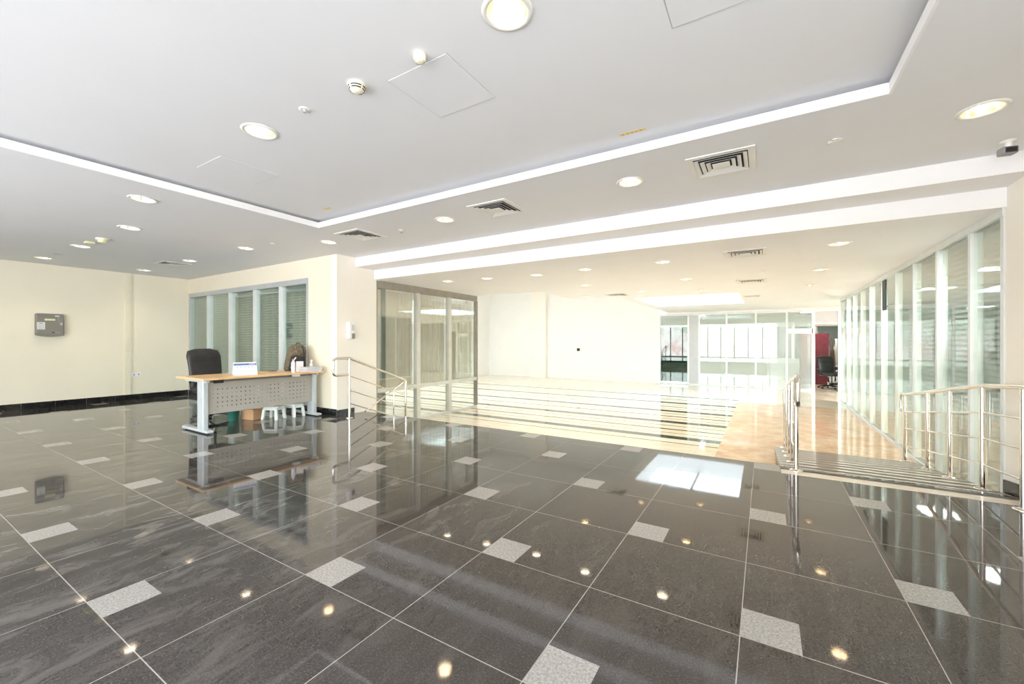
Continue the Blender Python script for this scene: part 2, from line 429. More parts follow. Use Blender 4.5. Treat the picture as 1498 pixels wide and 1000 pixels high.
# ---- ceilings
DL = [] # (x, y, z, warm, label)
def hole_cut(o, pts, z):
    if not pts: return
    mb = MB()
    for x, y in pts: mb.lathe([(.0985, -.1), (.0985, .3)], 28, (x, y, z), True, True, False)
    c = mb.build('cutter', 'vent_dark')
    md = o.modifiers.new('b', 'BOOLEAN'); md.object = c; md.operation = 'DIFFERENCE'; md.solver = 'EXACT'
    bpy.context.view_layer.update()
    me = bpy.data.meshes.new_from_object(o.evaluated_get(bpy.context.evaluated_depsgraph_get()))
    o.modifiers.clear(); o.data = me
    bpy.data.objects.remove(c)
T = (-5.04, .66, -1.4, 3.35)
tray_l = [(742, 17, 1, 'largest recessed downlight, glowing at the top edge of the photo'), (380, 192, 1, 'round recessed downlight alone in the left half of the raised ceiling panel')]
ring_l = [(1437, 160, 1, 'wide oval downlight at the far right, above the camera on the beam'),
 (922, 266, 1, 'warm downlight left of the largest air diffuser'), (651, 321, 1, 'warm downlight between the two smaller air diffusers of the front ceiling'),
 (481, 354, 1, 'warm downlight just below the far corner of the raised panel'), (209, 291, 1, 'downlight under the left lip of the raised panel, nearest the camera'),
 (190, 333, 0, 'white downlight, second from the raised panel lip over the left area'), (119, 360, 0, 'white downlight beside the wall-side smoke detector'),
 (64, 377, 0, 'downlight nearest the left wall, above the grey control panel'), (211, 395, 0, 'downlight above the vertical trunking on the left wall'),
 (277, 381, 0, 'downlight beside the thin dark air slot near the left back corner'), (360, 363, 0, 'white downlight above the blinds window'),
 (1150, -40, 1, '')][:11]
low_l = [(1228, 356, 1, 'nearest and largest downlight of the lower ceiling, by the glass partition'), (969, 383, 0, 'downlight of the first lower row, fifth from the curtained bays'),
 (856, 394, 0, 'downlight of the first lower row, fourth from the curtained bays'), (785, 402, 0, 'downlight of the first lower row, third from the curtained bays'),
 (712, 407, 0, 'downlight of the first lower row, second from the curtained bays'), (655, 411, 0, 'downlight of the first lower row, directly above the curtained bays'),
 (1201, 394, 1, 'second downlight along the glass partition'), (1184, 417, 1, 'third and smallest downlight along the glass partition'),
 (1004, 408, 1, 'small warm downlight left of the small second lower diffuser'), (1025, 425, 1, 'tiny warm downlight just above the skylight'),
 (938, 426, 1, 'tiny warm downlight left of the skylight'), (856, 417, 1, 'small downlight in the second row before the tall void'), (857, 434, 0, 'faint small downlight at the edge of the tall void')]
def pts(l, z): return [at(p[0], p[1], z) for p in l]
oc = cells((XL-.15, XR+.15), (-3.2, 4.88), [T], ZC, ZC+.065).build('ceiling', 'ceiling_paint'); st(oc)
hole_cut(oc, pts(ring_l, ZC), ZC)
g = .12
mb = cells((T[0]-g-.08, T[1]+g+.08), (T[2]-g-.08, T[3]+g+.08), [(T[0]-g, T[1]+g, T[2]-g, T[3]+g)], ZC+.066, ZT+.06)
st(mb.build('trim_cove', 'ceiling_paint'))
# lip round the raised panel, whiter than the ceiling
mb = cells((T[0]-.003, T[1]+.003), (T[2]-.003, T[3]+.003), [(T[0]+.012, T[1]-.012, T[2]+.012, T[3]-.012)], ZC-.003, ZC+.066)
st(mb.build('trim_lip', 'white_paint'))
ot = cells((T[0]-g+.001, T[1]+g-.001), (T[2]-g+.001, T[3]+g-.001), [], ZT, ZT+.05).build('ceiling', 'ceiling_paint'); st(ot)
hole_cut(ot, pts(tray_l, ZT), ZT)
st(B(-6.26, XR+.12, 4.88, 5.30, 2.615, 2.86).build('trim_beam', 'white_paint'))
st(B(-6.26, XR-.001, 5.30, 5.46, ZL-.002, 2.86).build('trim_beam', 'white_paint'))
SK = (-3.0, -.52, 11.3, 14.3)
xs = sorted([XL, -4.5, -3.3, SK[0], SK[1], 5.5]); ys = sorted([5.46, 8.6, 10.6, SK[2], SK[3], 17.5, 22.2])
def incl(i, j):
    x, y = (xs[i]+xs[i+1])/2, (ys[j]+ys[j+1])/2
    if x < -4.5 and 8.6 < y < 17.5: return False
    if x < -3.3 and 10.6 < y < 17.5: return False
    if SK[0] < x < SK[1] and SK[2] < y < SK[3]: return False
    return True
ol = slab(xs, ys, incl, ZL, ZL+.06).build('ceiling', 'lower_ceiling_paint'); st(ol)
hole_cut(ol, pts(low_l, ZL), ZL)
mb = cells((SK[0]-.06, SK[1]+.06), (SK[2]-.06, SK[3]+.06), [SK], ZL+.061, ZL+.5)
sk = mb.build('window_skylight', 'white_paint'); st(sk)
B(SK[0], SK[1], SK[2], SK[3], ZL+.44, ZL+.45).build('pane', 'glass_skylight', sk)
B((SK[0]+SK[1])/2-.03, (SK[0]+SK[1])/2+.03, SK[2], SK[3], ZL+.42, ZL+.48).build('mullion', 'light_aluminium', sk)

# ---- skirting boards
def skirt(name, seg, h=.10, mat='black_stone', z=0):
    (x0, y0, x1, y1) = seg; mb = MB(); L = math.hypot(x1-x0, y1-y0); n = max(1, round(L/.45)); dx, dy = (x1-x0)/L, (y1-y0)/L
    for k in range(n):
        a, b = L*k/n + .002, L*(k+1)/n - .002
        nx, ny = -dy*.015, dx*.015
        p = [(x0+dx*a, y0+dy*a), (x0+dx*b, y0+dy*b), (x0+dx*b+nx, y0+dy*b+ny), (x0+dx*a+nx, y0+dy*a+ny)]
        mb.add([(q[0], q[1], z) for q in p] + [(q[0], q[1], z+h) for q in p], [(0,3,2,1),(4,5,6,7),(0,1,5,4),(1,2,6,5),(2,3,7,6),(3,0,4,7)])
    return st(mb.build(name, mat))
skirt('baseboard_left', (XL, YW-.016, XL, -3.0), .115)
skirt('baseboard_back', (-6.26, YW, XL+.02, YW), .115)
skirt('baseboard_pillar', (-6.26, 4.85, -6.26, YW-.015), .10, 'dark_grey_stone')
skirt('baseboard_right', (XR, -3.0, XR, 5.0), .11)
mb = MB(); mb.add([(XR-.016, 5.0, .0), (XR-.016, 5.33, rz_(5.33)), (XR-.016, 5.33, .07), (XR-.016, 5.0, .11), (XR, 5.0, .0), (XR, 5.33, rz_(5.33)), (XR, 5.33, .07), (XR, 5.0, .11)],
    [(0,1,2,3), (4,7,6,5), (0,4,5,1), (1,5,6,2), (2,6,7,3), (3,7,4,0)])
st(mb.build('baseboard_ramp', 'black_stone'))

# ------------------------------------------------------------ window 1: blinds window in the back wall
w1 = sthing('window_1', (0, YW, 0))
mu = [276.5, 304, 336, 372, 410, 451]
mx = [onY(p, YW-.01) for p in mu]; mx[0] = WX0
fr = MB(); fr.box(WX0, WX1, -.012, .08, wz-.10, wz).box(WX0, WX1, -.012, .08, .12, .2).box(WX0, WX0+.07, -.012, .08, .2, wz-.1).box(WX1-.05, WX1, -.012, .08, .2, wz-.1)
fr.build('frame', 'aluminium', w1)
for k in range(1, 5): B(mx[k]-.055, mx[k]+.055, -.010, .06, .2, wz-.1).build('mullion', 'light_aluminium', w1)
for k in range(5):
    B(mx[k]+.05, mx[k+1]-.05, .02, .028, .2, wz-.1).build('pane', 'glass_clear', w1)
    mb = MB(); x0, x1 = mx[k]+.075, mx[k+1]-.075; z = .24
    while z < wz-.16:
        mb.add([(x0, .085, z), (x1, .085, z), (x1, .096, z+.036), (x0, .096, z+.036)], [(0,1,2,3)]); z += .052
    mb.box(x0, x1, .08, .115, wz-.15, wz-.105)
    bl = mb.build('blind', 'blind_grey_green', w1)
    for q in (.22, .55, .88):
        xx = x0+(x1-x0)*q; B(xx-.012, xx+.012, .078, .083, .22, wz-.12).build('ladder_tape', 'light_aluminium', bl)

# ------------------------------------------------------------ window 2: long glass partition on the right
YM = [5.355, 6.04, 6.99, 7.95, 8.87, 9.80, 10.77, 11.66, 12.58, 13.44, 14.39]
w2 = sthing('window_2', (XR, 0, LOW))
H = ZL - LOW
MB().box(-.02, .06, 5.33, 14.42, H-.07, H-.001).build('top_rail', 'light_aluminium', w2)
MB().box(-.012, .05, 5.33, 14.42, 0.001, .05).build('bottom_rail', 'light_aluminium', w2)
for k, y in enumerate(YM):
    wd = .055 if k < 3 else .018
    B(-.014 if k < 3 else -.006, .045 if k < 3 else .024, y-wd/2, y+wd/2, .05, H-.07).build('mullion', 'light_aluminium', w2)
for k in range(10):
    a, b = YM[k]+.012, YM[k+1]-.012
    zt = H-.07
    B(.012, .022, a, b, .05, zt if k != 4 else H-.55).build('pane', 'glass_side', w2)
    if k == 4:
        B(.012, .022, a, b-.0, H-.55, zt).build('pane', 'glass_side', w2)
        o = B(-.006, .010, 9.50, 9.72, H-.62, H-.09).build('dark_panel', 'hole_dark', w2); o['label'] = 'dark upright slot at the top of the glass'
    if k < 4:
        mb = MB(); z = .08
        while z < H-.14:
            mb.add([(.085, a+.03, z), (.085, b-.03, z), (.100, b-.03, z+.036), (.100, a+.03, z+.036)], [(0,1,2,3)]); z += .060
        for q in (.2, .8):
            yy = a+(b-a)*q; mb.box(.080, .082, yy-.003, yy+.003, .06, H-.1)
        mb.box(.08, .12, a+.03, b-.03, H-.12, H-.075)
        mb.build('blind', 'blind_pale', w2)

# ------------------------------------------------------------ window 3: curtained bays on the left
w3 = sthing('window_3', (-6.30, 0, LOW))
YP = [5.36, onX(611, -6.3), onX(657, -6.3), 8.58]
MB().box(-.06, .02, 5.36, 8.6, H-.14, H-.002).build('top_rail', 'bronze_frame', w3)
MB().box(-.05, .015, 5.36, 8.6, .002, .06).build('bottom_rail', 'pale_frame', w3)
MB().box(-.06, .03, 5.36, 8.6, .70, .78).build('transom', 'pale_frame', w3)
for k, y in enumerate(YP):
    B(-.07, .035, y-(.02 if k in (0, 3) else .05), y+(.02 if k in (0, 3) else .05), .06, H-.14).build('post', 'bronze_frame' if k in (0, 3) else 'pale_frame', w3)
for k in range(3):
    a, b = YP[k]+.03, YP[k+1]-.03
    B(-.012, -.004, a, b, .78, H-.14).build('upper_pane', 'glass_bay', w3)
    B(-.012, -.004, a, b, .06, .70).build('lower_pane', 'glass_bay', w3)
    n = 90; vs = []; fs = []
    rows = [.74, 1.2, 1.8, H-.15]
    for r_, z in enumerate(rows):
        for i in range(n+1):
            f = i/n; y = a + (b-a)*f
            amp = .022 * (1 - .35*r_/3)
            if k == 0 and f < .55: amp *= .12
            x = -.13 + amp*math.sin(f*58 + .7*math.sin(f*17) + k) + .006*math.sin(f*23+r_)
            vs.append((x, y, z))
    for r_ in range(len(rows)-1):
        for i in range(n): fs.append((r_*(n+1)+i, r_*(n+1)+i+1, (r_+1)*(n+1)+i+1, (r_+1)*(n+1)+i))
    mb = MB(); mb.add(vs, fs, True); mb.build('curtain', 'curtain_cloth', w3)
# beige door-like panel in the corner behind the first bay
# ------------------------------------------------------------ window 4: glass front at the far end
w4 = sthing('window_4', (0, 17.45, LOW))
def fx(p): return onY(p, 17.45)
HH = CAM + 40/F*16.8 - LOW
xd0, xd1 = fx(1190), fx(1227)
MB().box(XF0, 5.4, -.05, .05, HH, H-.001).build('header', 'lower_ceiling_paint', w4)
MB().box(XF0, 5.4, -.04, .04, HH-.07, HH).build('top_rail', 'light_aluminium', w4)
MB().box(XF0, xd0, -.03, .03, .001, .05).build('bottom_rail', 'light_aluminium', w4)
ms = [fx(p) for p in (965.5, 1007, 1023, 1063, 1105.6, 1151, 1189)]
for m_ in ms: B(m_-.03, m_+.03, -.035, .035, .05, HH-.07).build('mullion', 'light_aluminium', w4)
o = B(ms[1]+.03, ms[2]-.03, -.02, .02, .05, HH-.07).build('solid_panel', 'solid_panel', w4); o['label'] = 'solid grey panel between teal door and clear glass'
zt = 1.27 + (500-479)/F*16.8 - LOW
B(ms[0]+.03, ms[1]-.03, -.03, .03, zt, zt+.06).build('transom', 'light_aluminium', w4)
o = B(ms[0]+.03, ms[1]-.03, -.005, .005, .05, zt).build('door_pane', 'glass_teal', w4); o['label'] = 'dark teal glass door leaf'
B(ms[0]+.03, ms[1]-.03, -.005, .005, zt+.06, HH-.07).build('pane', 'glass_far', w4)
B(ms[0]+.03, ms[1]-.03, -.02, .02, .051, .10).build('door_rail', 'chrome', w4)
for k in (2, 3, 4, 5): B(ms[k]+.03, ms[k+1]-.03, -.005, .005, .05, HH-.07).build('pane', 'glass_far', w4)
o = B(fx(1152), fx(1189), -.06, -.037, 1.27+12/F*14.8-LOW, 1.27+19/F*14.8-LOW).build('sign_band', 'white_paint', w4); o['label'] = 'white band fixed across the glass'
# doorway
d1 = sthing('door_1', (0, 17.45, LOW))
zd = 1.27+25/F*14.0-LOW
B(xd0-.05, xd0+.04, -.06, .06, .001, HH-.07).build('frame', 'light_aluminium', d1)
B(xd1-.02, xd1+.08, -.06, .06, .001, HH-.07).build('frame', 'light_aluminium', d1)
B(xd0+.04, xd1-.02, -.05, .05, zd, zd+.07).build('frame', 'light_aluminium', d1)
B(xd0+.04, xd1-.02, -.02, .02, zd+.07, HH-.07).build('transom_panel', 'solid_panel', d1)
B(xd1+.08, 5.4, -.005, .005, .05, HH-.07).build('pane', 'glass_far', d1)
B(xd0+.04, xd1-.02, -.10, -.05, zd-.02, zd+.03).build('closer', 'bronze_frame', d1)

# ------------------------------------------------------------ downlights
def downlight(x, y, z, warm, label, grp):
    t = thing('recessed_downlight', label, 'ceiling light', (x, y, z), 0, grp)
    MB().lathe([(.097, .0), (.099, -.006), (.112, -.009), (.124, -.006), (.126, 0)], 32).build('flange', 'white_metal', t)
    MB().lathe([(.0970, .0), (.093, .03), (.082, .07), (.062, .105), (.0, .112)], 32).build('reflector', 'reflector', t)
    for s in (-1, 1):
        MB().tube([(s*.012, -.045, .055), (s*.03, -.03, .055), (s*.03, .045, .055)][::1], .0125, 8).build('lamp', 'lamp_warm' if warm else 'lamp_white', t)
    return t
protos = {}
for lst, z, grp in ((tray_l, ZT, 'downlights in the raised panel'), (ring_l, ZC, 'downlights of the front ceiling'), (low_l, ZL, 'downlights of the lower ceiling')):
    for px, py, warm, lab in lst:
        x, y = at(px, py, z); ang = random.uniform(-.2, .2) - .5
        if warm not in protos:
            o = protos[warm] = downlight(x, y, z, warm, lab, grp)
        else:
            o = dup(protos[warm], (x, y, z), 0, lab); o['group'] = grp
        o.rotation_euler = (0, 0, ang)
        L = bpy.data.lights.new('downlight_beam', 'SPOT'); L.energy = 5 * (1.6 if lst is low_l else 1); L.color = (1, .80, .56) if warm else (1, .88, .68)
        L.spot_size = math.radians(115); L.spot_blend = .8; L.shadow_soft_size = .085
        lo = bpy.data.objects.new('downlight_beam', L); C.objects.link(lo); lo.parent = o; lo.location = (0, 0, -.012)

# ------------------------------------------------------------ air diffusers
def diffuser(x, y, z, s, label, grp=None, nx=1.0):
    t = thing('air_diffuser', label, 'air vent', (x, y, z), 0, grp); h = s/2
    cells((-h, h), (-h, h), [(-h*.80, h*.80, -h*.80, h*.80)], -.008, 0).build('frame', 'vent_metal', t)
    B(-h*.8, h*.8, -h*.8, h*.8, -.0012, -.0002).build('backing', 'vent_dark', t)
    for k, (a, b) in enumerate(((.78, .66), (.60, .48), (.43, .31), (.26, .0))):
        a *= h; b *= h; mb = MB()
        zo, zi = -.018, -.003
        if b > 0:
            o_ = [(-a,-a,zo),(a,-a,zo),(a,a,zo),(-a,a,zo)]; i_ = [(-b,-b,zi),(b,-b,zi),(b,b,zi),(-b,b,zi)]
            i2 = [(p[0], p[1], p[2]+.0015) for p in i_]; o2 = [(p[0], p[1], p[2]+.0015) for p in o_]
            mb.add(o_+i_+i2+o2, [(q, (q+1)%4, 4+(q+1)%4, 4+q) for q in range(4)] + [(4+q, 4+(q+1)%4, 8+(q+1)%4, 8+q) for q in range(4)] + [(8+q, 8+(q+1)%4, 12+(q+1)%4, 12+q) for q in range(4)] + [(12+q, 12+(q+1)%4, (q+1)%4, q) for q in range(4)])
        else: mb.box(-a, a, -a, a, zo, zo+.003)
        mb.build('louver' if b > 0 else 'centre_plate', 'vent_metal', t)
    return t
G = 'square air diffusers'
dp = diffuser(-.31, 3.92, ZC, .50, 'largest square louvred air diffuser, under the right half of the raised panel edge', G)
def vent(x, y, z, lab, s=1): o = dup(dp, (x, y, z), 0, lab); o.scale = (s, s, 1); return o
vent(-2.58, 3.92, ZC, 'square louvred air diffuser in the middle of the front ceiling')
vent(-4.87, 3.88, ZC, 'square louvred air diffuser nearest the raised panel far corner')
x, y = at(1090, 370, ZL); vent(x, y, ZL, 'square air diffuser nearest the camera on the lower ceiling')
x, y = at(1099, 411, ZL); vent(x, y, ZL, 'second square air diffuser on the lower ceiling, above the skylight')
x, y = at(903, 431, ZL); vent(x, y, ZL, 'faint far air diffuser left of the skylight')
x, y = at(253, 385.5, ZC); vent(x, y, ZC, 'dark-slotted air diffuser near the left back corner', .9)
x, y = at(1100, 433, ZL); vent(x, y, ZL, 'farthest tiny air diffuser right of the skylight', .8)

# ------------------------------------------------------------ ceiling fittings
def lat(name, prof, mat, parent, n=28): return MB().lathe(prof, n, (0,0,0), True, True).build(name, mat, parent)
x, y = at(522, 124, ZT)
t = thing('smoke_detector', 'cream louvred smoke detector on the raised ceiling panel', 'smoke detector', (x, y, ZT))
lat('base', [(.055, 0), (.057, -.008), (.054, -.014)], 'cream_plastic', t)
lat('head', [(.050, -.014), (.050, -.024), (.042, -.036), (.024, -.048), (.012, -.052)], 'cream_plastic', t)
for z, r in ((-.021, .0508), (-.033, .0455)):
    for k in range(4):
        a0 = k*math.pi/2 + .12; mb = MB(); n = 8; vs = []
        for i in range(n+1):
            a = a0 + (math.pi/2-.24)*i/n
            for zz, rr in ((z+.0035, r+.0012), (z-.0035, r-.001)): vs.append((rr*math.cos(a), rr*math.sin(a), zz))
        mb.add(vs, [(2*i, 2*i+1, 2*i+3, 2*i+2) for i in range(n)]); mb.build('slot', 'vent_dark', t)
x, y = at(614, 80, ZT)
t = thing('beacon', 'small cream domed alarm sounder overlapping the access panel', 'alarm sounder', (x, y, ZT))
lat('body', [(.034, 0), (.036, -.012), (.033, -.034), (.031, -.038)], 'cream_plastic', t)
lat('lens', [(.026, -.038), (.024, -.042), (.010, -.044)], 'cream_plastic', t)
x, y = at(446, 160, ZT)
t = thing('ceiling_sensor', 'tiny grey sensor on the raised panel left of the smoke detector', 'sensor', (x, y, ZT))
lat('plate', [(.038, 0), (.038, -.004), (.030, -.007)], 'white_metal', t); lat('tip', [(.013, -.007), (.010, -.022)], 'chrome', t)
x, y = at(587, 336, ZC)
t = thing('ceiling_sprinkler', 'chrome sprinkler head between two front diffusers', 'sprinkler', (x, y, ZC))
lat('plate', [(.035, 0), (.034, -.006)], 'white_metal', t); lat('stem', [(.012, -.006), (.010, -.03)], 'chrome', t); lat('deflector', [(.022, -.036), (.022, -.039)], 'chrome', t)
B(-.016, -.012, -.004, .004, -.037, -.008).build('yoke_arm', 'chrome', t); B(.012, .016, -.004, .004, -.037, -.008).build('yoke_arm', 'chrome', t)
x, y = at(1222, 206, ZC)
t = thing('ceiling_cover', 'small round ceiling cover right of the largest diffuser', 'ceiling cover', (x, y, ZC))
lat('rim', [(.048, 0), (.048, -.005), (.040, -.007)], 'chrome', t); lat('disc', [(.039, -.0071), (.037, -.010)], 'white_metal', t)
for px, py, lb in ((398, 356, 'faint small disc above the blinds window'), (84, 371, 'grey flat disc on the ceiling near the left wall')):
    x, y = at(px, py, ZC); o = MB().lathe([(.07 if px < 100 else .03, 0), (.06 if px < 100 else .025, -.008)], 20, (0,0,0), True, True).build('ceiling_disc', 'solid_panel' if px < 100 else 'white_metal'); o.location = (x, y, ZC); tag(o, lb, 'ceiling disc')
x, y = at(1115, 396, ZL); o = MB().lathe([(.035, 0), (.03, -.01)], 20, (0,0,0), True, True).build('ceiling_disc', 'white_metal'); o.location = (x, y, ZL); tag(o, 'small white disc between the two lower diffusers', 'ceiling disc')
x, y = at(982, 383, ZL)
x, y = at(150, 349, ZC)
t = thing('smoke_detector', 'cream smoke detector on a green base near the left wall', 'smoke detector', (x, y, ZC))
lat('base', [(.075, 0), (.075, -.02)], 'cream_plastic', t); lat('head', [(.055, -.02), (.05, -.05), (.03, -.06)], 'display_yellow', t)
x, y = at(131, 353.5, ZC); o = B(-.06, .06, -.05, .05, -.03, 0).build('ceiling_junction_box', 'display_yellow', None, .006); o.location = (x, y, ZC); tag(o, 'small yellowish ceiling box beside the green-based detector', 'ceiling box')
# dome camera under the beam
x, y = at(1473, 208, ZC)
t = thing('security_camera', 'small grey security camera on a white round mount by the beam', 'camera', (x, y-.02, ZC), YAW*.4)
lat('mount', [(.045, 0), (.045, -.008), (.022, -.012), (.022, -.045)], 'white_metal', t)
B(-.045, .045, -.03, .045, -.10, -.045).build('body', 'bag_grey', t, .01); 
B(-.030, .030, -.036, -.030, -.088, -.060).build('lens_window', 'black_plastic', t, .003); B(-.034, .034, -.032, -.0301, -.094, -.054).build('bezel', 'dark_grey_stone', t)
# access panels
for i, (a, b, c, d) in enumerate(((-1.985, -1.51, 1.775, 2.27), (-4.47, -4.0, 1.74, 2.25), (-.405, .09, 1.75, 2.245))):
    lb = ('square ceiling access panel in the middle of the raised ceiling', 'square ceiling access panel at the left of the raised ceiling', 'ceiling access panel cut by the top edge at the right')[i]
    t = thing('access_panel', lb, 'access panel', (a, c, ZT), 0, 'ceiling access panels')
    w, h = b-a, d-c
    B(.006, w-.006, .006, h-.006, -.0035, -.0003).build('hatch', 'ceiling_paint', t)
    cells((0, w), (0, h), [(.003, w-.003, .003, h-.003)], -.0012, -.0001).build('gap', 'aluminium', t)
# yellowed tape strips
for px, py, L, lb, n in ((925, 193, .20, 'strip of yellow tape near the raised panel right edge', 7), (478, 305, .13, 'short yellow tape strip near the raised panel far corner', 1)):
    x, y = at(px, py, ZT); t = thing('tape_strip', lb, 'tape', (x, y, ZT), 0)
    B(-L/2, L/2, -.018, .018, -.0015, -.0002).build('tape', 'tape', t)
    if n > 1:
        for k in range(5): B(-.078+k*.034, -.064+k*.034, -.006, .007, -.0022, -.0016).build('mark', 'bronze_frame', t)

# ------------------------------------------------------------ left wall fittings
t = thing('mounted_control_panel', 'grey fire alarm control panel on the cream left wall', 'control panel', (XL, 2.20, 1.60))
B(.0, .10, -.19, .19, -.20, .22).build('body', 'panel_grey', t, .02)
mb = MB(); n = 12; vs = []
for i in range(n+1):
    f = i/n; y = -.185+.37*f; zb = -.20 - .028*math.sin(math.pi*f)
    vs += [(.012, y, -.185), (.106, y, -.185), (.106, y, zb), (.012, y, zb)]
mb.add(vs, [(4*i+q, 4*i+(q+1)%4, 4*i+4+(q+1)%4, 4*i+4+q) for i in range(n) for q in range(4)] + [(0,1,2,3), (4*n+3, 4*n+2, 4*n+1, 4*n)]); mb.build('lower_lip', 'panel_grey', t)
B(.1005, .104, -.165, .165, .155, .195).build('top_strip', 'grey_metal_panel', t)
B(.1005, .103, -.075, .065, .085, .12).build('display', 'display_yellow', t)
lb_ = B(.1005, .103, -.175, -.07, -.09, .05).build('label_card', 'label_white', t)
for k in range(5): B(.1031, .1036, -.165, -.08, -.08+k*.024, -.077+k*.024).build('label_line', 'label_ink', lb_)
B(.1031, .1036, -.145, -.10, .026, .034).build('label_line', 'label_ink', lb_)
o = B(.1005, .103, .02, .13, -.155, -.135).build('badge', 'bag_grey', t); B(.1031, .1036, .02, .06, -.153, -.137).build('badge_mark', 'black_plastic', o)
B(.1005, .104, .10, .112, .07, .15).build('key_slot', 'bag_grey', t)
B(.1005, .103, .128, .165, .035, .045).build('indicator', 'label_white', t); B(.1005, .103, .128, .165, .005, .015).build('indicator', 'label_white', t)
B(.1041, .1055, .06, .12, .165, .185).build('badge_plate', 'label_white', t)
yy = onX(188, XL)
t = thing('trunking', 'vertical cream cable trunking running up the left wall', 'cable trunking', (XL, yy, 0))
B(0, .03, -.07, .03, .116, ZC-.001).build('channel', 'cream_paint', t); B(.0301, .034, -.062, -.005, .116, ZC-.001).build('cover', 'cream_plastic', t); B(.0, .018, .031, .06, .116, ZC-.001).build('side_channel', 'cream_plastic', t)
yy = onX(199, XL)
t = thing('wall_socket', 'white twin power socket low on the left wall', 'socket', (XL, yy, .55))
B(0, .02, -.08, .08, -.045, .045).build('plate', 'white_plastic', t, .004)
for s in (-.04, .04): B(.0201, .0215, s-.012, s+.012, -.02, .012).build('pin_holes', 'bag_grey', t); B(.0201, .025, s-.008, s+.008, .022, .036).build('switch', 'white_plastic', t)
t = thing('sanitizer_dispenser', 'white hand sanitizer dispenser on the cream pillar', 'dispenser', (-6.26, 4.74, 1.32))
B(.0, .09, -.065, .065, 0, .30).build('housing', 'white_plastic', t, .02)
B(.0901, .0915, -.01, .045, .15, .25).build('level_window', 'solid_panel', t)
B(.0901, .098, -.005, .055, .01, .10).build('push_bar', 'panel_grey', t, .003)
# far wall fittings
x = onY(846, 17.38); o = B(x-.06, x+.06, 17.36, 17.399, 1.27-.40, 1.27-.28).build('cable_outlet', 'black_plastic'); tag(o, 'tiny dark outlet in the middle of the far white wall', 'wall outlet')
x = onY(803, 17.38); t = thing('wall_switch', 'faint small switch plate beside the far cream pilaster', 'switch', (x, 17.4, 1.05)); B(-.07, .07, -.02, 0, 0, .16).build('plate', 'white_metal', t, .004); B(-.03, .03, -.026, -.0201, .04, .12).build('rocker', 'white_plastic', t)

# ------------------------------------------------------------ handrails
def arc(c, a0, a1, r, n=5): return [(c[0]+r*math.cos(a0+(a1-a0)*k/n), c[1]+r*math.sin(a0+(a1-a0)*k/n)) for k in range(n+1)]
def loop_pts(x, y, z, s, ext, drop, r=.05):
    """end loop in the YZ plane: out from the post, down and back"""
    P = [(x, y, z), (x, y+s*(ext-r), z)]
    for k in range(1, 5):
        a = math.pi/2*k/4; P.append((x, y+s*(ext-r+r*math.sin(a)), z-r+r*math.cos(a)))
    P.append((x, y+s*ext, z-drop+r))
    for k in range(1, 5):
        a = math.pi/2*k/4; P.append((x, y+s*(ext-r+r*math.cos(a)), z-drop+r-r*math.sin(a)))
    P.append((x, y, z-drop)); return P
def handrail(label, X, posts, zf, h=.91, far=True, near=True, mids=(.69, .46, .225), group='steel handrails', r=.021, rm=.0085, drop=.26, extn=.24):
    t = thing('handrail', label, 'handrail', (X, posts[0], zf(posts[0])), 0, group)
    oz = zf(posts[0]); oy = posts[0]
    R = lambda pts_: [(p[0], p[1]-oy, p[2]-oz) for p in pts_]
    for y in posts:
        MB().tube(R([(0, y, zf(y)+.002), (0, y, zf(y)+h)]), r, 14).build('post', 'steel', t)
        MB().lathe([(.060, .002), (.060, .008), (.048, .014), (.026, .018)], 22, (0, y-oy, zf(y)-oz), True, True).build('base_plate', 'steel', t)
    ys = sorted(set(posts + [7.815])); ys = [y for y in ys if posts[0] <= y <= posts[-1]]
    MB().tube(R([(0, y, zf(y)+h) for y in ys]), r, 14).build('top_rail', 'steel', t)
    for m in mids: MB().tube(R([(0, y, zf(y)+m) for y in ys]), rm, 8).build('mid_rail', 'steel', t)
    if near: MB().tube(R(loop_pts(0, posts[0], zf(posts[0])+h, -1, extn, drop)), r, 14).build('end_loop', 'steel', t)
    if far: MB().tube(R(loop_pts(0, posts[-1], zf(posts[-1])+h, 1, .20, drop)), r, 14).build('end_loop', 'steel', t)
    return t
handrail('left steel handrail of the ramp, seen end-on in the middle of the opening', .27, [4.95, 5.65, 6.35, 7.05, 7.75], rz_, .93)
handrail('long steel handrail running along the glass partition at the right', 1.67, [3.95, 4.67, 5.36, 6.13, 6.82, 7.75], rz_, .93, near=False)
# stair rail by the pillar
zs = lambda y: 0 - max(0, y-4.55) * .33
t = thing('handrail', 'sloping steel stair handrail beside the cream pillar and desk', 'handrail', (-5.9, 4.48, 0), 0, 'steel handrails')
def S(name, pts_, r, n=12): MB().tube([(p[0], p[1]-4.48, p[2]) for p in pts_], r, n).build(name, 'steel', t)
S('post', [(0, 4.48, .002), (0, 4.48, 1.0)], .021); S('post', [(0, 5.75, LOW+.002), (0, 5.75, .53)], .021)
MB().lathe([(.060, .002), (.060, .008), (.048, .014), (.026, .018)], 22, (0, 0, 0), True, True).build('base_plate', 'steel', t)
S('top_rail', [(0, 4.48, 1.0), (0, 5.75, .53)], .021)
for a in (.71, .47, .25): S('mid_rail', [(0, 4.48, a), (0, 5.75, a-.47*1.0)], .010, 8)
S('end_loop', loop_pts(0, 4.48, 1.0, -1, .30, .27), .021)
S('brace_rail', [(0, 5.75, .53), (0, 4.90, .12), (0, 4.80, .07)], .014)
S('short_post', [(0, 5.45, LOW+.002), (0, 5.45, .385)], .014)

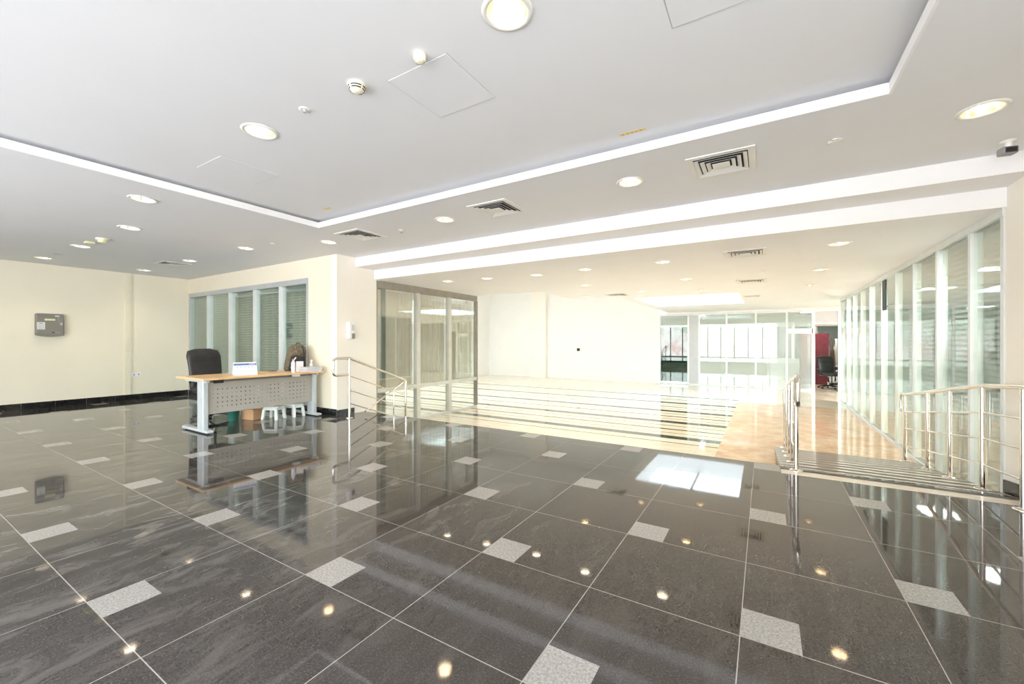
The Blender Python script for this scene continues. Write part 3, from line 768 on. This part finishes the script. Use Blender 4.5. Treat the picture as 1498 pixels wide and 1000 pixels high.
# ------------------------------------------------------------ desk
DY0, DY1, DX0, DX1, DH = 2.61, 4.43, -7.34, -6.48, .77
t = thing('office_desk', 'beech-topped office desk with perforated grey front panel', 'desk', (DX1, DY0, 0))
L_, W_ = DY1-DY0, DX1-DX0
B(-W_, 0, 0, L_, DH-.028, DH).build('tabletop', 'beech', t, .003)
for y in (.09, L_-.09):
    B(-.33, -.15, y-.035, y+.035, .045, DH-.028).build('leg', 'leg_metal', t, .012)
    mb = MB()
    mb.box(-.80, -.02, y-.045, y+.045, .012, .05); mb.build('foot', 'leg_metal', t, .014)
    for xx in (-.74, -.08): MB().lathe([(.02, .001), (.02, .013)], 14, (xx, y, 0), True, True).build('levelling_pad', 'black_plastic', t)
    B(-.75, -.08, y-.02, y+.02, DH-.065, DH-.029).build('support_bracket', 'leg_metal', t)
mp = B(-.004, .004, -(L_-.25)/2, (L_-.25)/2, -.25, .22).build('modesty_panel', 'perforated_metal', t); mp.location = (-.20, L_/2, .50)
B(-.26, -.19, .13, L_-.13, DH-.075, DH-.029).build('rail', 'grey_metal_panel', t)
o = B(-.19, -.14, .20, .31, DH-.085, DH-.03).build('cable_box', 'black_plastic', t)
o = B(-.12, -.05, 1.30, 1.40, DH-.065, DH-.029).build('switch_box', 'white_plastic', t)

# ------------------------------------------------------------ chairs
def office_chair(label, loc, rz):
    t = thing('office_chair', label, 'office chair', loc, rz)
    # local: faces +X
    rings = []
    for k in range(9):
        f = k/8; z = .455 + .10*f; a = .255 * (1 - .10*abs(2*f-1)**4 - .06*f); b = .26 * (1 - .10*abs(2*f-1)**4)
        rings.append(superring(.0, 0, z, a, b, 4.5, 28))
    MB().loft(rings).build('seat', 'leather', t)
    rings = []
    for k in range(19):
        f = k/18; z = .50 + .66*f
        lean = -.225 - .09*f + .03*math.sin(f*math.pi)
        w = .27 * (1 - .16*max(0, f-.80)/.20 - .10*(1-f)) * (1 - .5*max(0, (f-.93)/.07)**2); d = .055 + .02*math.sin(f*9) * .5
        if f > .97 or f < .02: d *= .55
        if abs(f-.72) < .03: d -= .014
        rings.append(superring(lean, 0, z, d, w, 3.2, 28))
    bk = MB().loft(rings).build('backrest', 'leather', t)
    MB().tube([(-.192, -.21, .985), (-.178, -.1, .965), (-.176, 0, .958), (-.178, .1, .965), (-.192, .21, .985)], .005, 6).build('seam', 'black_plastic', bk)
    for s in (-1, 1):
        P = [(-.20, s*.265, .62), (-.12, s*.30, .70), (.08, s*.305, .705), (.17, s*.30, .66), (.17, s*.29, .52), (.10, s*.24, .46)]
        MB().tube(P, [.016, .022, .024, .02, .016, .014], 10).build('armrest', 'black_plastic', t)
    MB().tube([(-.18, 0, .47), (-.27, 0, .50), (-.29, 0, .62)], .022, 8).build('back_support', 'black_plastic', t)
    MB().lathe([(.03, .11), (.03, .28), (.02, .28), (.02, .45)], 16, (0,0,0), True, True, True).build('gas_lift', 'chrome', t)
    for k in range(5):
        a = 2*math.pi*k/5 + .3; c, s = math.cos(a), math.sin(a)
        lg = MB().tube([(c*.02, s*.02, .115), (c*.16, s*.16, .10), (c*.30, s*.30, .075)], [.028, .022, .015], 8).build('base_leg', 'black_plastic', t)
        mb = MB(); ax = Vector((-s, c, 0)); p = Vector((c*.30, s*.30, .030))
        mb.tube([p-ax*.024, p+ax*.024], .028, 12).build('castor', 'black_plastic', lg)
    return t
ch = office_chair('black leather high-back office chair behind the desk', (-7.72, 3.28, 0), math.radians(10))
x = onY(1212, 18.6); dup(ch, (x, 18.6, LOW), math.radians(-75), 'dark office chair standing in the far doorway, nearer of two')
x = onY(1222, 19.5); dup(ch, (x, 19.5, LOW), math.radians(160), 'dark office chair half hidden behind another in the far doorway')
x = onY(1199, 19.9)
o = B(-.55, .40, -.02, .02, 0.002, 2.0).build('maroon_screen', 'maroon'); o.location = (onY(1194, 20.2), 20.2, LOW); tag(o, 'tall maroon panel seen through the far doorway', 'screen')
t = thing('coat_stand', 'pale coats hanging on a stand behind the far chairs', 'coat stand', (onY(1217, 20.6), 20.6, LOW))
MB().tube([(0,0,.002), (0,0,1.95)], .02, 8).build('pole', 'brown_cloth', t); MB().lathe([(.2,.002),(.19,.03),(.03,.05)], 18, (0,0,0), True, True).build('base', 'black_plastic', t)
for s, m_ in ((-1, 'pale_cloth'), (1, 'pale_cloth')):
    rings = [superring(s*.17, 0, .75+1.05*k/7, .13+.03*math.sin(k*2)-.08*(k/7)**3, .08, 2.4, 16) for k in range(8)]
    MB().loft(rings).build('coat', m_, t)
rings = [superring(.0, -.12, .5+.9*k/7, .10-.05*(k/7)**2, .05, 2.4, 16) for k in range(8)]
MB().loft(rings).build('scarf', 'brown_cloth', t)

# ------------------------------------------------------------ desk-top things
Z = DH
t = thing('desk_calendar', 'white tent desk calendar with a blue heading on the desk', 'calendar', (-6.76, 3.27, Z), math.radians(-14))
w = .155
for s in (1, -1):
    mb = MB(); mb.add([(.07*s, -w, .001), (.07*s, w, .001), (.004*s, w*.97, .185), (.004*s, -w*.97, .185), (.067*s, -w, .001), (.067*s, w, .001), (.001*s, w*.97, .185), (.001*s, -w*.97, .185)], [(0,1,2,3),(4,7,6,5),(0,4,5,1),(1,5,6,2),(2,6,7,3),(3,7,4,0)])
    pg = mb.build('front_page' if s > 0 else 'back_page', 'paper', t)
    if s > 0:
        def strip(z0, z1, y0, y1, mat, nm):
            fx_ = lambda z: .070 - .066*z/.185 + .0006
            m2 = MB(); m2.add([(fx_(z0), y0, z0), (fx_(z0), y1, z0), (fx_(z1), y1, z1), (fx_(z1), y0, z1)], [(0,1,2,3)]); m2.build(nm, mat, pg)
        strip(.145, .175, -w*.95, w*.95, 'blue_ink', 'heading')
        strip(.105, .108, -w*.8, w*.8, 'grey_cover', 'grid_line'); strip(.07, .072, -w*.8, w*.8, 'grey_cover', 'grid_line')
        for q in range(5): strip(.115, .127, -w*.75+q*.05, -w*.75+q*.05+.025, 'grey_cover', 'date_mark')
        strip(.155, .168, .05, .13, 'paper', 'heading_blank')
MB().tube([(0, -w*.95, .188), (0, w*.95, .188)], .005, 8).build('spiral', 'white_metal', t)
o = B(-.15, .15, -.11, .11, 0, .012).build('notebook', 'beech', None, .002); o.location = (-7.05, 3.62, Z+.001); tag(o, 'flat wooden clipboard lying on the desk behind the calendar', 'clipboard')
t = thing('telephone', 'dark flat handset lying on the desk in front of the blinds', 'telephone', (-7.14, 3.86, Z+.001), .2); B(-.04, .04, -.09, .09, 0, .022).build('body', 'bronze_frame', t, .006); B(-.03, .03, -.07, .05, .0222, .024).build('screen', 'black_plastic', t)
# backpack
t = thing('backpack', 'brown and black backpack standing on the desk near the wall', 'backpack', (-7.0, 4.20, Z+.001), math.radians(-12))
rings = []
for k in range(13):
    f = k/12; a = .115*(1 - .25*f**2) * (1 - .55*max(0, (f-.8)/.2)**2); b = .165*(1 - .18*f**2) * (1 - .5*max(0, (f-.8)/.2)**2)
    if k == 0: a *= .85; b *= .9
    rings.append(superring(-.02-.02*f, .06*f, .45*f, a, b, 3, 26))
MB().loft(rings).build('body', 'bag_brown', t)
rings = [superring(.095-.015*f_, -.01+.03*f_, .02+.23*f_, .035*(1-.4*abs(2*f_-1)**3), .13*(1-.15*f_), 3, 20) for f_ in [k/7 for k in range(8)]]
fp = MB().loft(rings).build('front_pocket', 'bag_black', t)
rings = [superring(.070-.01*f_, .02+.03*f_, .26+.14*f_, .03*(1-.5*abs(2*f_-1)**3), .10*(1-.25*f_), 2.6, 20) for f_ in [k/6 for k in range(7)]]
MB().loft(rings).build('upper_pocket', 'bag_brown', t)
MB().tube([(.128, -.10, .05), (.135, -.09, .12), (.125, -.05, .20), (.118, -.02, .235)], .010, 8).build('piping', 'paper', t)
MB().tube([(.128, -.10, .05), (.135, -.07, .04), (.138, -.04, .055)], .012, 8).build('piping', 'paper', t)
MB().tube([(-.02, .03, .44), (-.02, .03, .475), (-.02, .09, .478), (-.02, .09, .44)], .007, 8).build('handle', 'bag_black', t)
MB().tube([(.06, .10, .42), (.105, .12, .30), (.11, .13, .15), (.07, .15, .03)], .011, 8).build('strap', 'bag_black', t)
MB().tube([(.055, -.02, .43), (.093, -.01, .33), (.085, .05, .245), (.10, .10, .26)], .004, 6).build('zip', 'bag_grey', t)
t = thing('water_bottle', 'clear plastic bottle with a pale cap at the front edge of the desk', 'bottle', (-6.58, onX(429, -6.58), Z+.001))
MB().lathe([(.026, 0), (.032, .006), (.031, .05), (.033, .06), (.031, .12), (.032, .15), (.022, .18), (.013, .19), (.013, .20)], 20, (0,0,0), True, True).build('body', 'clear_plastic', t)
MB().lathe([(.015, .20), (.015, .218)], 16, (0,0,0), True, True).build('cap', 'cardboard', t)
t = thing('white_box', 'white upright carton between the bottle and the document stack', 'box', (-6.70, onX(438.5, -6.70), Z+.001), -.3); B(-.03, .03, -.05, .05, 0, .17).build('carton', 'paper', t, .002); B(-.028, .028, -.048, .048, .1702, .173).build('flap', 'label_white', t)
t = thing('pump_bottle', 'small white pump bottle behind the document stack', 'bottle', (-6.80, 4.38, Z+.001)); MB().lathe([(.028, 0), (.03, .01), (.03, .12), (.012, .135), (.012, .15)], 18, (0,0,0), True, True).build('body', 'white_plastic', t); MB().lathe([(.02, .15), (.022, .18), (.012, .19)], 14, (0,0,0), True, True).build('cap', 'white_plastic', t)
bks = [(.0, 'paper', 'bottom white folder of the document stack on the desk'), (.018, 'blue_cover', 'blue folder second from bottom of the document stack'), (.036, 'paper', 'white paper block in the middle of the document stack'), (.056, 'grey_cover', 'grey-blue binder topmost on the document stack')]
for k, (z, m_, lb) in enumerate(bks):
    t = thing('folder', lb, 'folder', (-6.62 + .01*k, 4.25 - .012*(k % 2), Z+.001+z), .03*(k-1), 'documents stacked at the end of the desk')
    hgt = .017 if k != 3 else .022
    B(-.10, .10, -.15, .15, 0, .003).build('cover', m_, t); B(-.095, .097, -.147, .147, .0031, hgt-.0035).build('pages', 'paper', t); B(-.10, .10, -.15, .15, hgt-.003, hgt).build('cover', m_, t)

# ------------------------------------------------------------ under the desk
def stool(label, loc, rz):
    t = thing('plastic_stool', label, 'stool', loc, rz, 'white plastic stools under the desk')
    rings = [superring(0, 0, .195+.025*f_, .14-.006*f_, .105-.006*f_, 5, 24) for f_ in (0, .5, 1)]
    MB().loft(rings, True, False).build('seat', 'stool_plastic', t, .004)
    B(-.125, .125, -.09, .09, .150, .194).build('apron', 'stool_plastic', t, .006)
    for sx in (-1, 1):
        for sy_ in (-1, 1):
            x0, y0 = sx*.112, sy_*.080
            rings = [superring(x0+sx*.018*(1-f_), y0+sy_*.014*(1-f_), .001+.17*f_, .024, .019, 5, 12) for f_ in (0, .5, 1)]
            MB().loft(rings, True, False).build('leg', 'stool_plastic', t)
    return t
s1 = stool('white plastic step stool under the desk, nearer the cardboard box', (-6.93, 3.80, 0), math.radians(20))
stp = dup(s1, (-6.90, 4.12, 0), math.radians(8), 'white plastic step stool under the desk, nearest the pillar')
t = thing('cardboard_box', 'small open cardboard box on the floor under the desk', 'box', (-7.22, 3.62, 0), .2)
cells((-.13, .13), (-.10, .10), [(-.125, .125, -.095, .095)], .002, .17).build('walls', 'cardboard', t); B(-.125, .125, -.095, .095, .001, .006).build('bottom', 'cardboard', t)
B(.13, .16, -.10, .10, .165, .168).build('flap', 'cardboard', t)
t = thing('waste_bin', 'small dark green bin behind the desk panel', 'bin', (-7.35, 3.38, 0)); MB().lathe([(.07, .002), (.085, .20), (.09, .20), (.09, .21), (.08, .21), (.065, .01)], 20, (0,0,0), True, True).build('tub', 'green_plastic', t)
# fill light panels added to brighten the rooms behind the glass
for i, (x, y, e) in enumerate(((-2.5, 19.8, 0), (1.5, 19.8, 0), (3.2, 6.8, 1), (3.2, 12.5, 1), (3.2, 9.6, 1))):
    t = thing('fill_ceiling_panel', ['added fill light panel beyond the far glass, left', 'added fill light panel beyond the far doorway', 'added fill light panel behind the glass partition, nearest the camera', 'added fill light panel behind the glass partition, farthest', 'added fill light panel behind the glass partition, middle of three'][i], 'ceiling light', (x, y, ZL-.002))
    cells((-.3, .3), (-.3, .3), [(-.27, .27, -.27, .27)], -.012, 0).build('frame', 'white_metal', t)
    if e:
        L = bpy.data.lights.new('fill_light', 'AREA'); L.shape = 'SQUARE'; L.size = .54; L.energy = 130; lo = bpy.data.objects.new('fill_light', L); C.objects.link(lo); lo.parent = t; lo.location = (0, 0, -.014)
    emn = B(-.27, .27, -.27, .27, -.008, -.002).build('diffuser', 'fill_glow', t)

# ------------------------------------------------------------ daylight
w = bpy.data.worlds.new('sky'); bpy.context.scene.world = w; w.use_nodes = True
nt = w.node_tree; bg = nt.nodes['Background']
tc = nt.nodes.new('ShaderNodeTexCoord'); s = xyz(nt, tc.outputs['Generated'])
f = math_(nt, 'MULTIPLY_ADD', s[2], .5, .5)
col = ramp(nt, f, [(.0, (.74, .76, .80)), (.47, (.84, .85, .88)), (.488, (.78, .52, .48)), (.503, (.80, .66, .62)), (.515, (.50, .62, .48)), (.54, (.82, .90, .86)), (.60, (.92, .96, 1.0)), (1, (.90, .95, 1.0))])
nzz = noise(nt, tc.outputs['Generated'], 30, 4, .7)
band = math_(nt, 'LESS_THAN', math_(nt, 'ABSOLUTE', math_(nt, 'SUBTRACT', f, .505)), .028)
col = mixc(nt, math_(nt, 'MULTIPLY', band, ramp(nt, nzz, [(.42, (0,0,0)), (.58, (1,1,1))])), col, (.95, .93, .90, 1))
nt.links.new(col, bg.inputs[0]); bg.inputs[1].default_value = 4.2

# ------------------------------------------------------------ camera and view
cam = bpy.data.cameras.new('camera'); co = bpy.data.objects.new('camera', cam); C.objects.link(co)
cam.sensor_width = 36; cam.lens = F/1498*36; cam.clip_start = .05
co.location = (0, 0, CAM); co.rotation_euler = (math.pi/2, 0, YAW)
sc = bpy.context.scene; sc.camera = co
sc.view_settings.view_transform = 'Standard'; sc.view_settings.look = 'None'; sc.view_settings.gamma = 1
sc.view_settings.exposure = 1.28
sc.cycles.use_denoising = True
sc.cycles.max_bounces = 10; sc.cycles.diffuse_bounces = 6; sc.cycles.glossy_bounces = 6; sc.cycles.transparent_max_bounces = 16; sc.cycles.transmission_bounces = 6
sc.cycles.sample_clamp_indirect = 6
sc.cycles.caustics_reflective = True; sc.cycles.blur_glossy = 1.0
